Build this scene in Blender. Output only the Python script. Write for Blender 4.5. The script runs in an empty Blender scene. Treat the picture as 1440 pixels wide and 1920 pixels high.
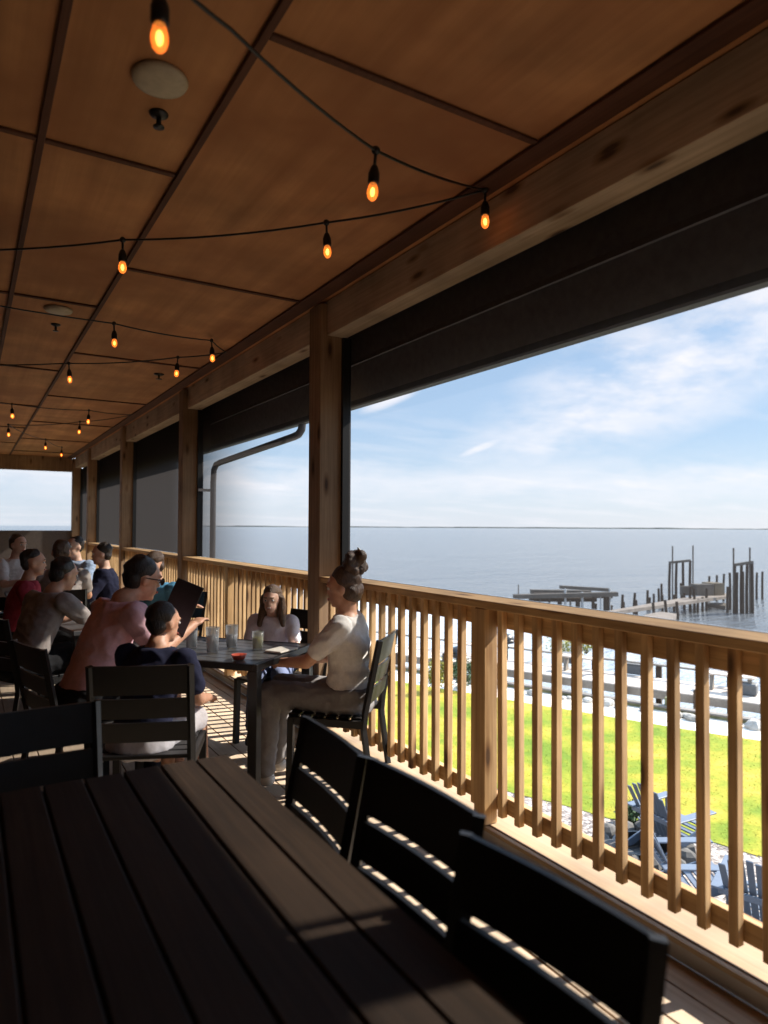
import bpy, bmesh, math, random
from mathutils import Vector, Matrix, noise, Quaternion
random.seed(7)
V = Vector
scene = bpy.context.scene
import time; _t0 = time.time()
col = scene.collection
R = math.radians

# ------------------------------------------------------------------ camera frame
YAW, PITCH, ROLL, FPX = R(31.4), R(1.25), R(0.27), 1280.0
CAM = V((0, 0, 1.5))
F = V((math.sin(YAW)*math.cos(PITCH), math.cos(YAW)*math.cos(PITCH), math.sin(PITCH)))
R0 = V((math.cos(YAW), -math.sin(YAW), 0))
U0 = R0.cross(F)
RT = R0*math.cos(ROLL) + U0*math.sin(ROLL)
UP = RT.cross(F)
cd = bpy.data.cameras.new('camera'); cam = bpy.data.objects.new('camera', cd); col.objects.link(cam)
M = Matrix((RT, UP, -F)).transposed().to_4x4(); M.translation = CAM
cam.matrix_world = M
cd.sensor_fit = 'VERTICAL'; cd.sensor_height = 36; cd.sensor_width = 27; cd.lens = 24
cd.clip_start = .05; cd.clip_end = 20000
cd.dof.use_dof = True; cd.dof.focus_distance = 5.0; cd.dof.aperture_fstop = 2.1
scene.camera = cam

def pz(px, py, z):           # where the ray of a measured direction meets height z
    d = F*FPX + RT*(px-720) + UP*(960-py)
    return CAM + d*((z-CAM.z)/d.z)
def pray(px, py):
    return (F*FPX + RT*(px-720) + UP*(960-py)).normalized()
def pd(px, py, D):
    d = F*FPX + RT*(px-720) + UP*(960-py)
    return CAM + d*(D/FPX)

# ------------------------------------------------------------------ mesh builder
class MB:
    def __init__(s): s.v = []; s.f = []
    def add(s, vs, fs):
        n = len(s.v); s.v += [V(v) for v in vs]; s.f += [tuple(i+n for i in f) for f in fs]; return s
    def box(s, a, b, M=None):
        (x0, y0, z0), (x1, y1, z1) = a, b
        vs = [V(p) for p in ((x0,y0,z0),(x1,y0,z0),(x1,y1,z0),(x0,y1,z0),(x0,y0,z1),(x1,y0,z1),(x1,y1,z1),(x0,y1,z1))]
        if M is not None: vs = [M @ v for v in vs]
        return s.add(vs, [(0,3,2,1),(4,5,6,7),(0,1,5,4),(1,2,6,5),(2,3,7,6),(3,0,4,7)])
    def bar(s, p, q, w, h, up=(0,0,1)):          # box beam from p to q
        p, q = V(p), V(q); d = (q-p); L = d.length; d.normalize()
        u = V(up); x = d.cross(u)
        if x.length < 1e-4: x = d.cross(V((1,0,0)))
        x.normalize(); u = x.cross(d)
        M = Matrix((x, d, u)).transposed().to_4x4(); M.translation = p
        return s.box((-w/2, 0, -h/2), (w/2, L, h/2), M)
    def tube(s, pts, r, n=10, caps=True):
        pts = [V(p) for p in pts]; rs = r if isinstance(r, (list, tuple)) else [r]*len(pts)
        rings = []; prev = None
        for i, p in enumerate(pts):
            t = (pts[min(i+1, len(pts)-1)] - pts[max(i-1, 0)]).normalized()
            if prev is None:
                x = t.cross(V((0,0,1)));  x = t.cross(V((1,0,0))) if x.length < 1e-3 else x
            else: x = prev - t*prev.dot(t)
            x.normalize(); prev = x; y = t.cross(x)
            rings.append([p + (x*math.cos(a)+y*math.sin(a))*rs[i] for a in [2*math.pi*k/n for k in range(n)]])
        return s.loft(rings, caps)
    def loft(s, rings, caps=True):
        n = len(rings[0]); vs = [v for r in rings for v in r]; fs = []
        for i in range(len(rings)-1):
            for k in range(n):
                a, b = i*n+k, i*n+(k+1) % n
                fs.append((a, b, b+n, a+n))
        if caps:
            fs.append(tuple(range(n-1, -1, -1))); m = (len(rings)-1)*n; fs.append(tuple(range(m, m+n)))
        return s.add(vs, fs)
    def lathe(s, prof, c=(0,0,0), n=20):
        c = V(c)
        return s.loft([[c+V((r*math.cos(2*math.pi*k/n), r*math.sin(2*math.pi*k/n), z)) for k in range(n)] for r, z in prof])
    def ell(s, c, r, rot=None, n=14, m=10):
        c = V(c); rot = rot or Matrix.Identity(3); rings = []
        for i in range(m+1):
            ph = -math.pi/2 + math.pi*i/m; ph = max(-1.54, min(1.54, ph))
            rings.append([c + rot @ V((r[0]*math.cos(ph)*math.cos(2*math.pi*k/n), r[1]*math.cos(ph)*math.sin(2*math.pi*k/n), r[2]*math.sin(ph))) for k in range(n)])
        return s.loft(rings)
    def cap(s, p, q, r0, r1, n=12):              # tapered capsule
        p, q = V(p), V(q); d = (q-p).normalized()
        pts, rs = [], []
        for k in range(5):
            a = math.pi/2*(1-k/4); pts.append(p - d*r0*math.sin(a)*.999); rs.append(max(r0*math.cos(a), 1e-3))
        for k in range(5):
            a = math.pi/2*k/4; pts.append(q + d*r1*math.sin(a)*.999); rs.append(max(r1*math.cos(a), 1e-3))
        return s.tube(pts, rs, n)
    def quad(s, a, b, c, d): return s.add([a, b, c, d], [(0,1,2,3)])
    def build(s, name, mat, parent=None, smooth=False, bevel=0, seg=1, world=False):
        me = bpy.data.meshes.new(name); me.from_pydata([tuple(v) for v in s.v], [], s.f); me.update()
        bm = bmesh.new(); bm.from_mesh(me); bmesh.ops.recalc_face_normals(bm, faces=bm.faces)
        if bevel: bmesh.ops.bevel(bm, geom=list(bm.edges), offset=bevel, segments=seg, affect='EDGES', clamp_overlap=True)
        bm.to_mesh(me); bm.free()
        if smooth: me.polygons.foreach_set('use_smooth', [True]*len(me.polygons))
        me.materials.append(mat)
        o = bpy.data.objects.new(name, me); col.objects.link(o)
        if parent is not None:
            o.parent = parent
            if world: o.matrix_parent_inverse = world_of(parent).inverted()
        return o
def world_of(o):
    m = Matrix.LocRotScale(o.location, o.rotation_euler, o.scale)
    return (world_of(o.parent) @ o.matrix_parent_inverse @ m) if o.parent else m

def tag(o, label=None, cat=None, group=None, kind=None):
    if label: o['label'] = label
    if cat: o['category'] = cat
    if group: o['group'] = group
    if kind: o['kind'] = kind
    return o
def empty(name, loc=(0,0,0), rz=0, label=None, cat=None, group=None):
    o = bpy.data.objects.new(name, None); col.objects.link(o); o.empty_display_size = .1
    o.location = loc; o.rotation_euler = (0, 0, rz); tag(o, label, cat, group); return o
def copy_tree(o, parent=None):
    c = o.copy(); col.objects.link(c)
    if parent is not None: c.parent = parent
    for ch in [x for x in list(bpy.data.objects) if x.parent == o]: copy_tree(ch, c)
    return c

# ------------------------------------------------------------------ materials
def newmat(name):
    m = bpy.data.materials.new(name); m.use_nodes = True; nt = m.node_tree
    for n in list(nt.nodes): nt.nodes.remove(n)
    out = nt.nodes.new('ShaderNodeOutputMaterial'); b = nt.nodes.new('ShaderNodeBsdfPrincipled')
    nt.links.new(b.outputs[0], out.inputs[0]); return m, nt, b, out
def ramp(nt, stops):
    r = nt.nodes.new('ShaderNodeValToRGB'); e = r.color_ramp.elements
    while len(e) > 1: e.remove(e[0])
    e[0].position = stops[0][0]; e[0].color = (*stops[0][1], 1)
    for p, c in stops[1:]:
        x = e.new(p); x.color = (*c, 1)
    return r
def mapped(nt, scale, kind='Object'):
    tc = nt.nodes.new('ShaderNodeTexCoord'); mp = nt.nodes.new('ShaderNodeMapping')
    mp.inputs['Scale'].default_value = scale
    if kind == 'World':
        g = nt.nodes.new('ShaderNodeNewGeometry'); nt.links.new(g.outputs['Position'], mp.inputs[0])
    else: nt.links.new(tc.outputs[kind], mp.inputs[0])
    return mp.outputs[0]
def ntex(nt, vec, scale, detail=5, rough=.6):
    n = nt.nodes.new('ShaderNodeTexNoise'); n.inputs['Scale'].default_value = scale
    n.inputs['Detail'].default_value = detail; n.inputs['Roughness'].default_value = rough
    nt.links.new(vec, n.inputs['Vector']); return n.outputs[0]
def bump(nt, b, h, strength=.3, dist=.01):
    bp = nt.nodes.new('ShaderNodeBump'); bp.inputs['Strength'].default_value = strength; bp.inputs['Distance'].default_value = dist
    nt.links.new(h, bp.inputs['Height']); nt.links.new(bp.outputs[0], b.inputs['Normal']); return bp
def mixc(nt, fac, a, b, mode='MIX'):
    m = nt.nodes.new('ShaderNodeMix'); m.data_type = 'RGBA'; m.blend_type = mode
    for inp, x in ((m.inputs[0], fac), (m.inputs[6], a), (m.inputs[7], b)):
        if isinstance(x, (int, float)): inp.default_value = x
        elif isinstance(x, tuple): inp.default_value = (*x, 1)
        else: nt.links.new(x, inp)
    return m.outputs[2]
def math_n(nt, op, a, b=None, clamp=False):
    m = nt.nodes.new('ShaderNodeMath'); m.operation = op; m.use_clamp = clamp
    for inp, x in ((m.inputs[0], a), (m.inputs[1], b)):
        if x is None: continue
        if isinstance(x, (int, float)): inp.default_value = x
        else: nt.links.new(x, inp)
    return m.outputs[0]

def wood(name, c1, c2, axis, rough=.7, knots=True, grain=1.0, bmp=.25, blotch=None):
    m, nt, b, out = newmat(name)
    sc = [48, 48, 48]; sc['XYZ'.index(axis)] = 1.6
    v = mapped(nt, tuple(s*grain for s in sc), 'World')
    n = ntex(nt, v, 1.0, 6, .65)
    r = ramp(nt, [(.28, c1), (.5, tuple((a+b_)/2 for a, b_ in zip(c1, c2))), (.7, c2)]); nt.links.new(n, r.inputs[0])
    colr = r.outputs[0]
    v2 = mapped(nt, (1, 1, 1), 'World'); big = ntex(nt, v2, 2.3, 3, .55)
    r2 = ramp(nt, [(.3, (.72,.70,.68)), (.65, (1.1,1.08,1.05))]); nt.links.new(big, r2.inputs[0])
    colr = mixc(nt, 1.0, colr, r2.outputs[0], 'MULTIPLY')
    if knots:
        ks = [13, 13, 13]; ks['XYZ'.index(axis)] = 4.0
        vk = mapped(nt, tuple(ks), 'World'); vo = nt.nodes.new('ShaderNodeTexVoronoi'); vo.inputs['Scale'].default_value = .55
        nt.links.new(vk, vo.inputs['Vector'])
        rk = ramp(nt, [(.07, (.10,.05,.03)), (.13, (.6,.5,.42)), (.22, (1,1,1))]); nt.links.new(vo.outputs['Distance'], rk.inputs[0])
        colr = mixc(nt, .85, colr, rk.outputs[0], 'MULTIPLY')
    if blotch:
        nb = ntex(nt, mapped(nt, (1,1,1), 'World'), 1.1, 4, .6)
        rb = ramp(nt, [(.38, (0,0,0)), (.68, (1,1,1))]); nt.links.new(nb, rb.inputs[0])
        colr = mixc(nt, rb.outputs[0], colr, blotch)
    oi = nt.nodes.new('ShaderNodeObjectInfo'); rv = ramp(nt, [(0, (.78,.76,.74)), (1, (1.12,1.12,1.10))]); nt.links.new(oi.outputs['Random'], rv.inputs[0])
    colr = mixc(nt, 1.0, colr, rv.outputs[0], 'MULTIPLY')
    nt.links.new(colr, b.inputs['Base Color']); b.inputs['Roughness'].default_value = rough; b.inputs['Specular IOR Level'].default_value = .3
    bump(nt, b, n, bmp, .004)
    return m
def plain(name, c, rough=.6, metal=0, var=.15, scale=20, spec=None, bmp=0):
    m, nt, b, out = newmat(name)
    n = ntex(nt, mapped(nt, (1,1,1), 'World'), scale, 4)
    r = ramp(nt, [(.3, tuple(x*(1-var) for x in c)), (.7, tuple(min(1, x*(1+var)) for x in c))]); nt.links.new(n, r.inputs[0])
    nt.links.new(r.outputs[0], b.inputs['Base Color'])
    b.inputs['Roughness'].default_value = rough; b.inputs['Metallic'].default_value = metal
    if spec is not None: b.inputs['Specular IOR Level'].default_value = spec
    if bmp: bump(nt, b, n, bmp, .01)
    return m

pineA, pineB = (.37,.215,.095), (.72,.485,.245)
W = {a: wood('pine_'+a, pineA, pineB, a) for a in 'XYZ'}
WB = wood('beam_pine', (.42,.33,.235), (.62,.515,.39), 'Y', knots=True)
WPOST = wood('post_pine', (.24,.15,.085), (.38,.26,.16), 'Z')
SILL = wood('sill_pine', (.30,.21,.13), (.38,.28,.18), 'Y', knots=False)
CURB = wood('curb_board', (.56,.54,.53), (.66,.64,.62), 'Y', knots=False)
DECKM = wood('deck_boards', (.42,.335,.25), (.58,.47,.36), 'Y', knots=False)
PLY = wood('plywood', (.33,.150,.062), (.58,.300,.135), 'Y', knots=False, grain=.16, bmp=.05, blotch=(.30,.125,.05))
BATTEN = wood('batten_wood', (.075,.030,.016), (.12,.048,.026), 'Y', knots=False)
SOFF = plain('soffit_paint', (.50,.46,.45), .8)
GUTTER = plain('gutter_metal', (.16,.15,.15), .45, 0)
BLACK = plain('black_metal', (.012,.012,.012), .38, 0, spec=.4)
CHAIRM = plain('chair_black', (.010,.009,.009), .42, 0, spec=.35)
TABM = wood('table_plank', (.022,.0135,.008), (.052,.031,.019), 'Y', rough=.72, knots=False, bmp=.3)
WALLM = plain('wall_siding', (.10,.08,.07), .8)
TRACK = plain('track_black', (.006,.006,.006), .6, 0)
WEATH = wood('weathered_wood', (.13,.115,.10), (.22,.20,.18), 'X', knots=False)
PIERW = wood('pier_planks', (.42,.36,.32), (.55,.48,.42), 'X', knots=False)
PILE = plain('piling_wood', (.045,.030,.020), .9, 0, .35, 3)
WHITEP = plain('white_paint', (.75,.74,.72), .5)
SANDM = plain('sand', (.60,.54,.46), .95, 0, .12, 6, bmp=.3)
MOSS = plain('mossy_wood', (.17,.17,.09), .95, 0, .5, 3, bmp=.5)

def screen_mat():
    m, nt, b, out = newmat('screen_mesh')
    b.inputs['Base Color'].default_value = (.022,.021,.021,1); b.inputs['Roughness'].default_value = .9; b.inputs['Specular IOR Level'].default_value = 0
    tr = nt.nodes.new('ShaderNodeBsdfTransparent')
    tl = nt.nodes.new('ShaderNodeBsdfTranslucent'); tl.inputs[0].default_value = (.012,.011,.011,1)
    g = nt.nodes.new('ShaderNodeNewGeometry'); dt = nt.nodes.new('ShaderNodeVectorMath'); dt.operation = 'DOT_PRODUCT'
    nt.links.new(g.outputs['Incoming'], dt.inputs[0]); nt.links.new(g.outputs['True Normal'], dt.inputs[1])
    c = math_n(nt, 'MAXIMUM', math_n(nt, 'ABSOLUTE', dt.outputs['Value']), .02)
    # open share of a woven screen: falls as the threads overlap at a slant
    mr = nt.nodes.new('ShaderNodeMapRange'); mr.interpolation_type = 'SMOOTHSTEP'
    mr.inputs[1].default_value = .24; mr.inputs[2].default_value = .38; mr.inputs[3].default_value = 0; mr.inputs[4].default_value = .30
    nt.links.new(c, mr.inputs[0]); T = mr.outputs[0]
    # faint weave
    wv = nt.nodes.new('ShaderNodeTexWave'); wv.inputs['Scale'].default_value = 90; wv.wave_type = 'BANDS'; wv.bands_direction = 'Z'
    nt.links.new(mapped(nt, (1,1,1), 'World'), wv.inputs['Vector'])
    T = math_n(nt, 'MULTIPLY', T, math_n(nt, 'ADD', .97, math_n(nt, 'MULTIPLY', wv.outputs['Fac'], .06)))
    add = nt.nodes.new('ShaderNodeAddShader'); nt.links.new(b.outputs[0], add.inputs[0]); nt.links.new(tl.outputs[0], add.inputs[1])
    mx = nt.nodes.new('ShaderNodeMixShader'); nt.links.new(T, mx.inputs[0]); nt.links.new(add.outputs[0], mx.inputs[1]); nt.links.new(tr.outputs[0], mx.inputs[2])
    nt.links.new(mx.outputs[0], out.inputs[0]); return m
SCREEN = screen_mat()
def emis(name, c, s):
    m, nt, b, out = newmat(name)
    b.inputs['Base Color'].default_value = (*c, 1); b.inputs['Emission Color'].default_value = (*c, 1); b.inputs['Emission Strength'].default_value = s
    b.inputs['Roughness'].default_value = .2
    return m
def amber():
    m, nt, b, out = newmat('amber_bulb')
    b.inputs['Base Color'].default_value = (.8,.35,.08,1); b.inputs['Roughness'].default_value = .08
    b.inputs['Emission Color'].default_value = (1,.30,.05,1); b.inputs['Emission Strength'].default_value = .22
    tr = nt.nodes.new('ShaderNodeBsdfTransparent'); tr.inputs[0].default_value = (1,.62,.25,1)
    mx = nt.nodes.new('ShaderNodeMixShader'); mx.inputs[0].default_value = .6; nt.links.new(tr.outputs[0], mx.inputs[1]); nt.links.new(b.outputs[0], mx.inputs[2]); nt.links.new(mx.outputs[0], out.inputs[0]); return m
BULB = amber()
FIL = emis('filament', (1.0,.58,.24), 2.8)
def glass(name, c=(1,1,1), rough=.02):
    m, nt, b, out = newmat(name)
    b.inputs['Base Color'].default_value = (*c, 1); b.inputs['Transmission Weight'].default_value = 1; b.inputs['Roughness'].default_value = rough; b.inputs['IOR'].default_value = 1.3
    return m
def thin_glass():
    m, nt, b, out = newmat('clear_glass')
    b.inputs['Base Color'].default_value = (.8,.8,.82,1); b.inputs['Roughness'].default_value = .08
    tr = nt.nodes.new('ShaderNodeBsdfTransparent'); tr.inputs[0].default_value = (.93,.95,.95,1); fr = nt.nodes.new('ShaderNodeLayerWeight'); fr.inputs[0].default_value = .35
    mx = nt.nodes.new('ShaderNodeMixShader'); nt.links.new(math_n(nt, 'ADD', math_n(nt, 'MULTIPLY', fr.outputs['Fresnel'], .6), .06), mx.inputs[0]); nt.links.new(tr.outputs[0], mx.inputs[1]); nt.links.new(b.outputs[0], mx.inputs[2])
    nt.links.new(mx.outputs[0], out.inputs[0]); return m
GLASS = thin_glass()

# ------------------------------------------------------------------ world, sun
SUN_EL, SUN_AZ = R(39.3), R(-11)          # azimuth measured from +X towards +Y
sd = V((math.cos(SUN_EL)*math.cos(SUN_AZ), math.cos(SUN_EL)*math.sin(SUN_AZ), math.sin(SUN_EL)))
w = bpy.data.worlds.new('World'); scene.world = w; w.use_nodes = True; nt = w.node_tree
bg = nt.nodes['Background']; sky = nt.nodes.new('ShaderNodeTexSky'); sky.sky_type = 'NISHITA'; sky.sun_disc = False
sky.sun_elevation = SUN_EL; sky.sun_rotation = math.pi/2 - SUN_AZ
sky.dust_density = .3; sky.air_density = 1.0; sky.ozone_density = 1.4
tc = nt.nodes.new('ShaderNodeTexCoord'); DIR = tc.outputs['Generated']
sep = nt.nodes.new('ShaderNodeSeparateXYZ'); nt.links.new(DIR, sep.inputs[0])
zc = math_n(nt, 'ADD', math_n(nt, 'MAXIMUM', sep.outputs[2], 0.0), .10)
cmb = nt.nodes.new('ShaderNodeCombineXYZ')
nt.links.new(math_n(nt, 'DIVIDE', sep.outputs[0], zc), cmb.inputs[0]); nt.links.new(math_n(nt, 'DIVIDE', sep.outputs[1], zc), cmb.inputs[1])
mpg = nt.nodes.new('ShaderNodeMapping'); mpg.inputs['Rotation'].default_value = (0, 0, R(35)); mpg.inputs['Scale'].default_value = (.55, 1.5, 1)
nt.links.new(cmb.outputs[0], mpg.inputs[0])
cn = ntex(nt, mpg.outputs[0], 1.3, 9, .62)
def cloud_at(px, py, ax, ay):         # soft patch of cirrus round a compass direction, ax/ay half sizes in radians
    d = pray(px, py); h = V((0,0,1)).cross(d).normalized(); u = d.cross(h)
    ch = nt.nodes.new('ShaderNodeVectorMath'); ch.operation = 'DOT_PRODUCT'; nt.links.new(DIR, ch.inputs[0]); ch.inputs[1].default_value = h
    cu = nt.nodes.new('ShaderNodeVectorMath'); cu.operation = 'DOT_PRODUCT'; nt.links.new(DIR, cu.inputs[0]); cu.inputs[1].default_value = u
    # lean the patch (streak rises to the right)
    a = ch.outputs['Value']; bb = math_n(nt, 'ADD', cu.outputs['Value'], math_n(nt, 'MULTIPLY', a, .38))
    e = math_n(nt, 'ADD', math_n(nt, 'POWER', math_n(nt, 'DIVIDE', a, ax), 2.0), math_n(nt, 'POWER', math_n(nt, 'DIVIDE', bb, ay), 2.0))
    return math_n(nt, 'SUBTRACT', 1.0, e, True)
dn = nt.nodes.new('ShaderNodeMapping'); dn.inputs['Scale'].default_value = (1, 1, 2.4); nt.links.new(DIR, dn.inputs[0])
fine = ntex(nt, dn.outputs[0], 7.5, 10, .62)
mask = cloud_at(1290, 670, .34, .11)
for q in ((735, 748, .05, .012), (905, 838, .04, .008), (1440, 560, .12, .06)): mask = math_n(nt, 'MAXIMUM', mask, cloud_at(*q))
fr = ramp(nt, [(.36, (0,0,0)), (.60, (1,1,1))]); nt.links.new(fine, fr.inputs[0])
patch = math_n(nt, 'MULTIPLY', mask, fr.outputs[0])
# low bank of thin cloud above the horizon
band = nt.nodes.new('ShaderNodeMapRange'); band.inputs[1].default_value = .0; band.inputs[2].default_value = .13; band.inputs[3].default_value = 1; band.inputs[4].default_value = 0
wob = math_n(nt, 'ADD', sep.outputs[2], math_n(nt, 'MULTIPLY', math_n(nt, 'SUBTRACT', fine, .5), .10)); nt.links.new(wob, band.inputs[0])
hump = math_n(nt, 'SUBTRACT', 1.0, math_n(nt, 'DIVIDE', math_n(nt, 'ABSOLUTE', math_n(nt, 'SUBTRACT', wob, .062)), .030), True)
bank = math_n(nt, 'ADD', math_n(nt, 'MULTIPLY', band.outputs[0], .40), math_n(nt, 'MULTIPLY', hump, .38))
cr = ramp(nt, [(.50, (0,0,0)), (.78, (1,1,1))]); nt.links.new(cn, cr.inputs[0])
wide = math_n(nt, 'MULTIPLY', cr.outputs[0], .35)
cf = math_n(nt, 'MINIMUM', math_n(nt, 'ADD', math_n(nt, 'ADD', math_n(nt, 'MULTIPLY', patch, .85), bank), wide), .9)
CLOUDC = (8.2, 8.1, 8.5)
veil = mixc(nt, .66, sky.outputs[0], (3.7, 5.3, 7.5))      # thin high cirrostratus
mixn = mixc(nt, cf, veil, CLOUDC)
nt.links.new(mixn, bg.inputs[0]); bg.inputs[1].default_value = .10
sl = bpy.data.lights.new('sun', 'SUN'); so = bpy.data.objects.new('sun', sl); col.objects.link(so)
sl.energy = 4.0; sl.angle = R(.8); sl.color = (1.0,.93,.82); so.rotation_euler = sd.to_track_quat('Z', 'Y').to_euler(); so.location = (20, 0, 20)
vs = scene.view_settings; vs.view_transform = 'Standard'; vs.look = 'None'; vs.gamma = 1; vs.exposure = 2.0

# ------------------------------------------------------------------ deck, ceiling
T0, T1 = -3.0, 17.6
XW = -2.6
CZ = 3.10
def struct(o): o['kind'] = 'structure'; return o
m = MB(); y = 0; x = XW; bw = .138
while x < 2.12:
    m.box((x, T0, -.03), (min(x+bw, 2.125), T1, 0)); x += bw+.006
deck = struct(m.build('deck_floor', DECKM, bevel=.002))
MB().box((XW, T0, -.30), (2.30, T1, -.04)).build('joist_frame', WEATH, deck)
ceil = struct(MB().box((XW, T0, CZ), (2.16, T1+.19, CZ+.02)).build('ceiling', PLY))
def batten(a, b): MB().box(a, b).build('batten', BATTEN, ceil, bevel=.003)
batten((1.985, T0, CZ-.020), (2.10, T1, CZ-.002))
for X in (.80, .235, -.98, -2.2): batten((X-.015, T0, CZ-.018), (X+.015, T1, CZ-.002))
for t in (2.06, 4.42, 6.85, 9.28, 11.7, 14.1, 16.5): batten((.816, t-.015, CZ-.013), (1.984, t+.015, CZ-.001))
for t in (.7, 3.12, 5.32, 7.75, 10.2, 12.6, 15.0): batten((.251, t-.015, CZ-.013), (.784, t+.015, CZ-.001)); batten((-.964, t-.015, CZ-.013), (.219, t+.015, CZ-.001))
wall = struct(MB().box((XW-.2, T0, 0), (XW, T1+.2, CZ)).build('wall', WALLM))
struct(MB().box((XW, T0-.2, -.3), (2.3, T0, CZ)).build('wall', WALLM))
# far end: header, low wall and its screen
e = empty('end_opening', (0, T1, 0), 0, 'timber framed opening with a pale screen at the far end of the porch', 'opening')
MB().box((XW, T1, 2.77), (2.10, T1+.16, CZ-.001)).build('header', WPOST, e, world=True)
MB().box((XW, T1, 0.0), (2.11, T1+.14, 1.38)).build('low_wall', WALLM, e, world=True)
MB().quad((XW, T1+.1, 1.38), (2.11, T1+.1, 1.38), (2.11, T1+.1, 2.77), (XW, T1+.1, 2.77)).build('screen_mesh', SCREEN, e, world=True)
MB().box((-.7, T1+.01, 1.38), (-.55, T1+.15, 2.77)).build('mullion', WPOST, e, world=True)

# posts, beams, screens, railings bay by bay
POSTS = [-2.95, .65, 4.33, 7.90, 11.5, 15.1]
ENDP = 17.5
pl = ['porch post of pale pine just out of frame on the right', 'porch post on the right edge, nearest the camera',
      'tall square porch post rising behind the woman with the bun', 'porch post behind the man, second away from the woman',
      'third porch post down the row, left of the man', 'fourth porch post down the row, slim with distance', 'last porch post at the far corner']
for i, t in enumerate(POSTS + [ENDP]):
    p = MB().box((2.100, t-.02, 0), (2.283, t+.163, CZ-.022)).build('porch_post', WPOST, bevel=.006)
    tag(p, pl[i], 'post', 'porch posts along the railing')
bays = list(zip(POSTS, POSTS[1:]+[ENDP]))
names = ['behind the camera', 'over the big open view', 'left of the woman\'s post', 'behind the man\'s head', 'in the fourth bay', 'in the farthest bay']
RX = 2.20
for i, (a, b) in enumerate(bays):
    a2, b2 = a+.166, b-.023
    nm = names[i]
    bmn = MB().box((2.150, a2, 2.85), (2.30, b2, CZ-.004)).build('header_beam', WB, bevel=.004)
    tag(bmn, 'pale knotty header beam ' + nm, 'beam', 'header beams under the porch ceiling')
    s = empty('roll_screen', (2.30, a2, 1.15), 0, 'black mesh insect screen ' + nm, 'screen', 'black mesh screens of the porch')
    MB().quad((2.318, a2, 1.15), (2.318, b2, 1.15), (2.318, b2, 2.86), (2.318, a2, 2.86)).build('screen_mesh', SCREEN, s, world=True)
    for yy in (a2+.002, b2-.03): MB().box((2.266 if yy > b2-.1 else 2.29, yy, 1.148), (2.33, yy+.028, 2.845)).build('side_track', TRACK, s, world=True)
    MB().box((2.308, a2+.04, 1.12), (2.328, b2-.04, 1.148)).build('bottom_bar', TRACK, s, world=True)
    # railing
    r = empty('deck_railing', (RX, a2, 0), 0, 'pine railing with square balusters ' + {'behind the camera': 'behind the camera', 'over the big open view': 'in front of the lawn, nearest and largest',
        "left of the woman's post": 'behind the smiling girl and the tumblers', "behind the man's head": 'beyond the man, partly hidden by his head', 'in the fourth bay': 'in the fourth bay, seen as a pale streak', 'in the farthest bay': 'in the farthest bay by the end opening'}[nm], 'railing', 'railing sections of the porch')
    MB().box((2.110, a2, 1.112), (2.290, b2, 1.150)).build('cap_rail', W['Y'], r, bevel=.003, world=True)
    MB().box((2.190, a2, 1.018), (2.226, b2, 1.109)).build('top_rail', W['Y'], r, bevel=.002, world=True)
    MB().box((2.190, a2, .148), (2.226, b2, .222)).build('bottom_rail', W['Y'], r, bevel=.002, world=True)
    cb = MB().box((2.130, a, .001), (2.155, b, .062)).build('curb_board', CURB, r, world=True)
    MB().box((2.112, a2, .064), (2.138, b2, .083)).build('sill_board', SILL, r, bevel=.002, world=True)
    MB().box((2.141, a2, .055), (2.36, b2, .0855)).build('sill_board', SILL, r, bevel=.002, world=True)
    mid = a + 1.95 if i != 1 else 2.53
    MB().box((2.108, mid, .088), (2.1885, mid+.080, 1.110)).build('newel', W['Z'], r, bevel=.003, world=True)
    bal = None; k = 0
    n1 = round((b2-a2)/.116); st = (b2-a2)/n1
    segs = [(a2, mid), (mid+.089, b2)]
    for (s0, s1) in segs:
        n = max(2, round((s1-s0)/.1115)); st = (s1-s0)/n
        for j in range(n):
            yy = s0 + st*(j+.5) - .019 if n > 1 else s0
            if yy < -1: continue
            if bal is None:
                bal = MB().box((-.017, -.017, .138), (.0185, .017, 1.110)).build('baluster', W['Z'], r, bevel=.003); o = bal
            else:
                o = bal.copy(); col.objects.link(o)
            o.location = (-.030, yy+.019-a2, 0)
            o.rotation_euler = (R(random.uniform(-.25, .25)), 0, R(random.uniform(-1.2, 1.2)))

# roof overhang, gutter, downspout (seen through the mesh)
ov = empty('roof_overhang', (2.35, 0, 2.9), 0, 'dark sloping underside of the roof overhang beyond the mesh', 'roof edge')
m = MB(); m.add([(2.335,T0,2.90),(2.42,T0,2.43),(2.42,T0,2.50),(2.335,T0,3.3),(2.335,T1,2.90),(2.42,T1,2.43),(2.42,T1,2.50),(2.335,T1,3.3)],
                [(0,1,5,4),(1,2,6,5),(2,3,7,6),(3,0,4,7),(0,3,2,1),(4,5,6,7)])
m.build('soffit', SOFF, ov, world=True)
MB().box((2.345, T0, 2.66), (2.365, T1, 2.69)).build('ledger_strip', SOFF, ov, world=True)
MB().box((2.422, T0, 2.385), (2.50, T1, 2.50)).build('gutter', GUTTER, ov, bevel=.01, world=True)
# roof above to keep the light out
struct(MB().box((XW-.2, T0-.2, CZ+.05), (2.33, T1+.2, CZ+.25)).build('roof', SOFF))
ds = empty('downspout', (2.42, 7.8, -3), 0, 'dark round downspout bending back to a porch post behind the screen', 'downspout')
pts = [(2.475,5.42,2.50),(2.475,5.42,2.40),(2.475,5.44,2.345),(2.475,5.50,2.31),(2.474,5.60,2.30),(2.45,7.60,2.225),(2.445,7.73,2.21),(2.44,7.80,2.15),(2.44,7.82,2.0),(2.44,7.82,-3.0)]
MB().tube(pts, .034, 12).build('pipe', GUTTER, ds, smooth=True, world=True)
MB().box((2.262, 7.80, 1.9), (2.41, 7.84, 1.93)).build('strap', GUTTER, ds, world=True)

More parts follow.
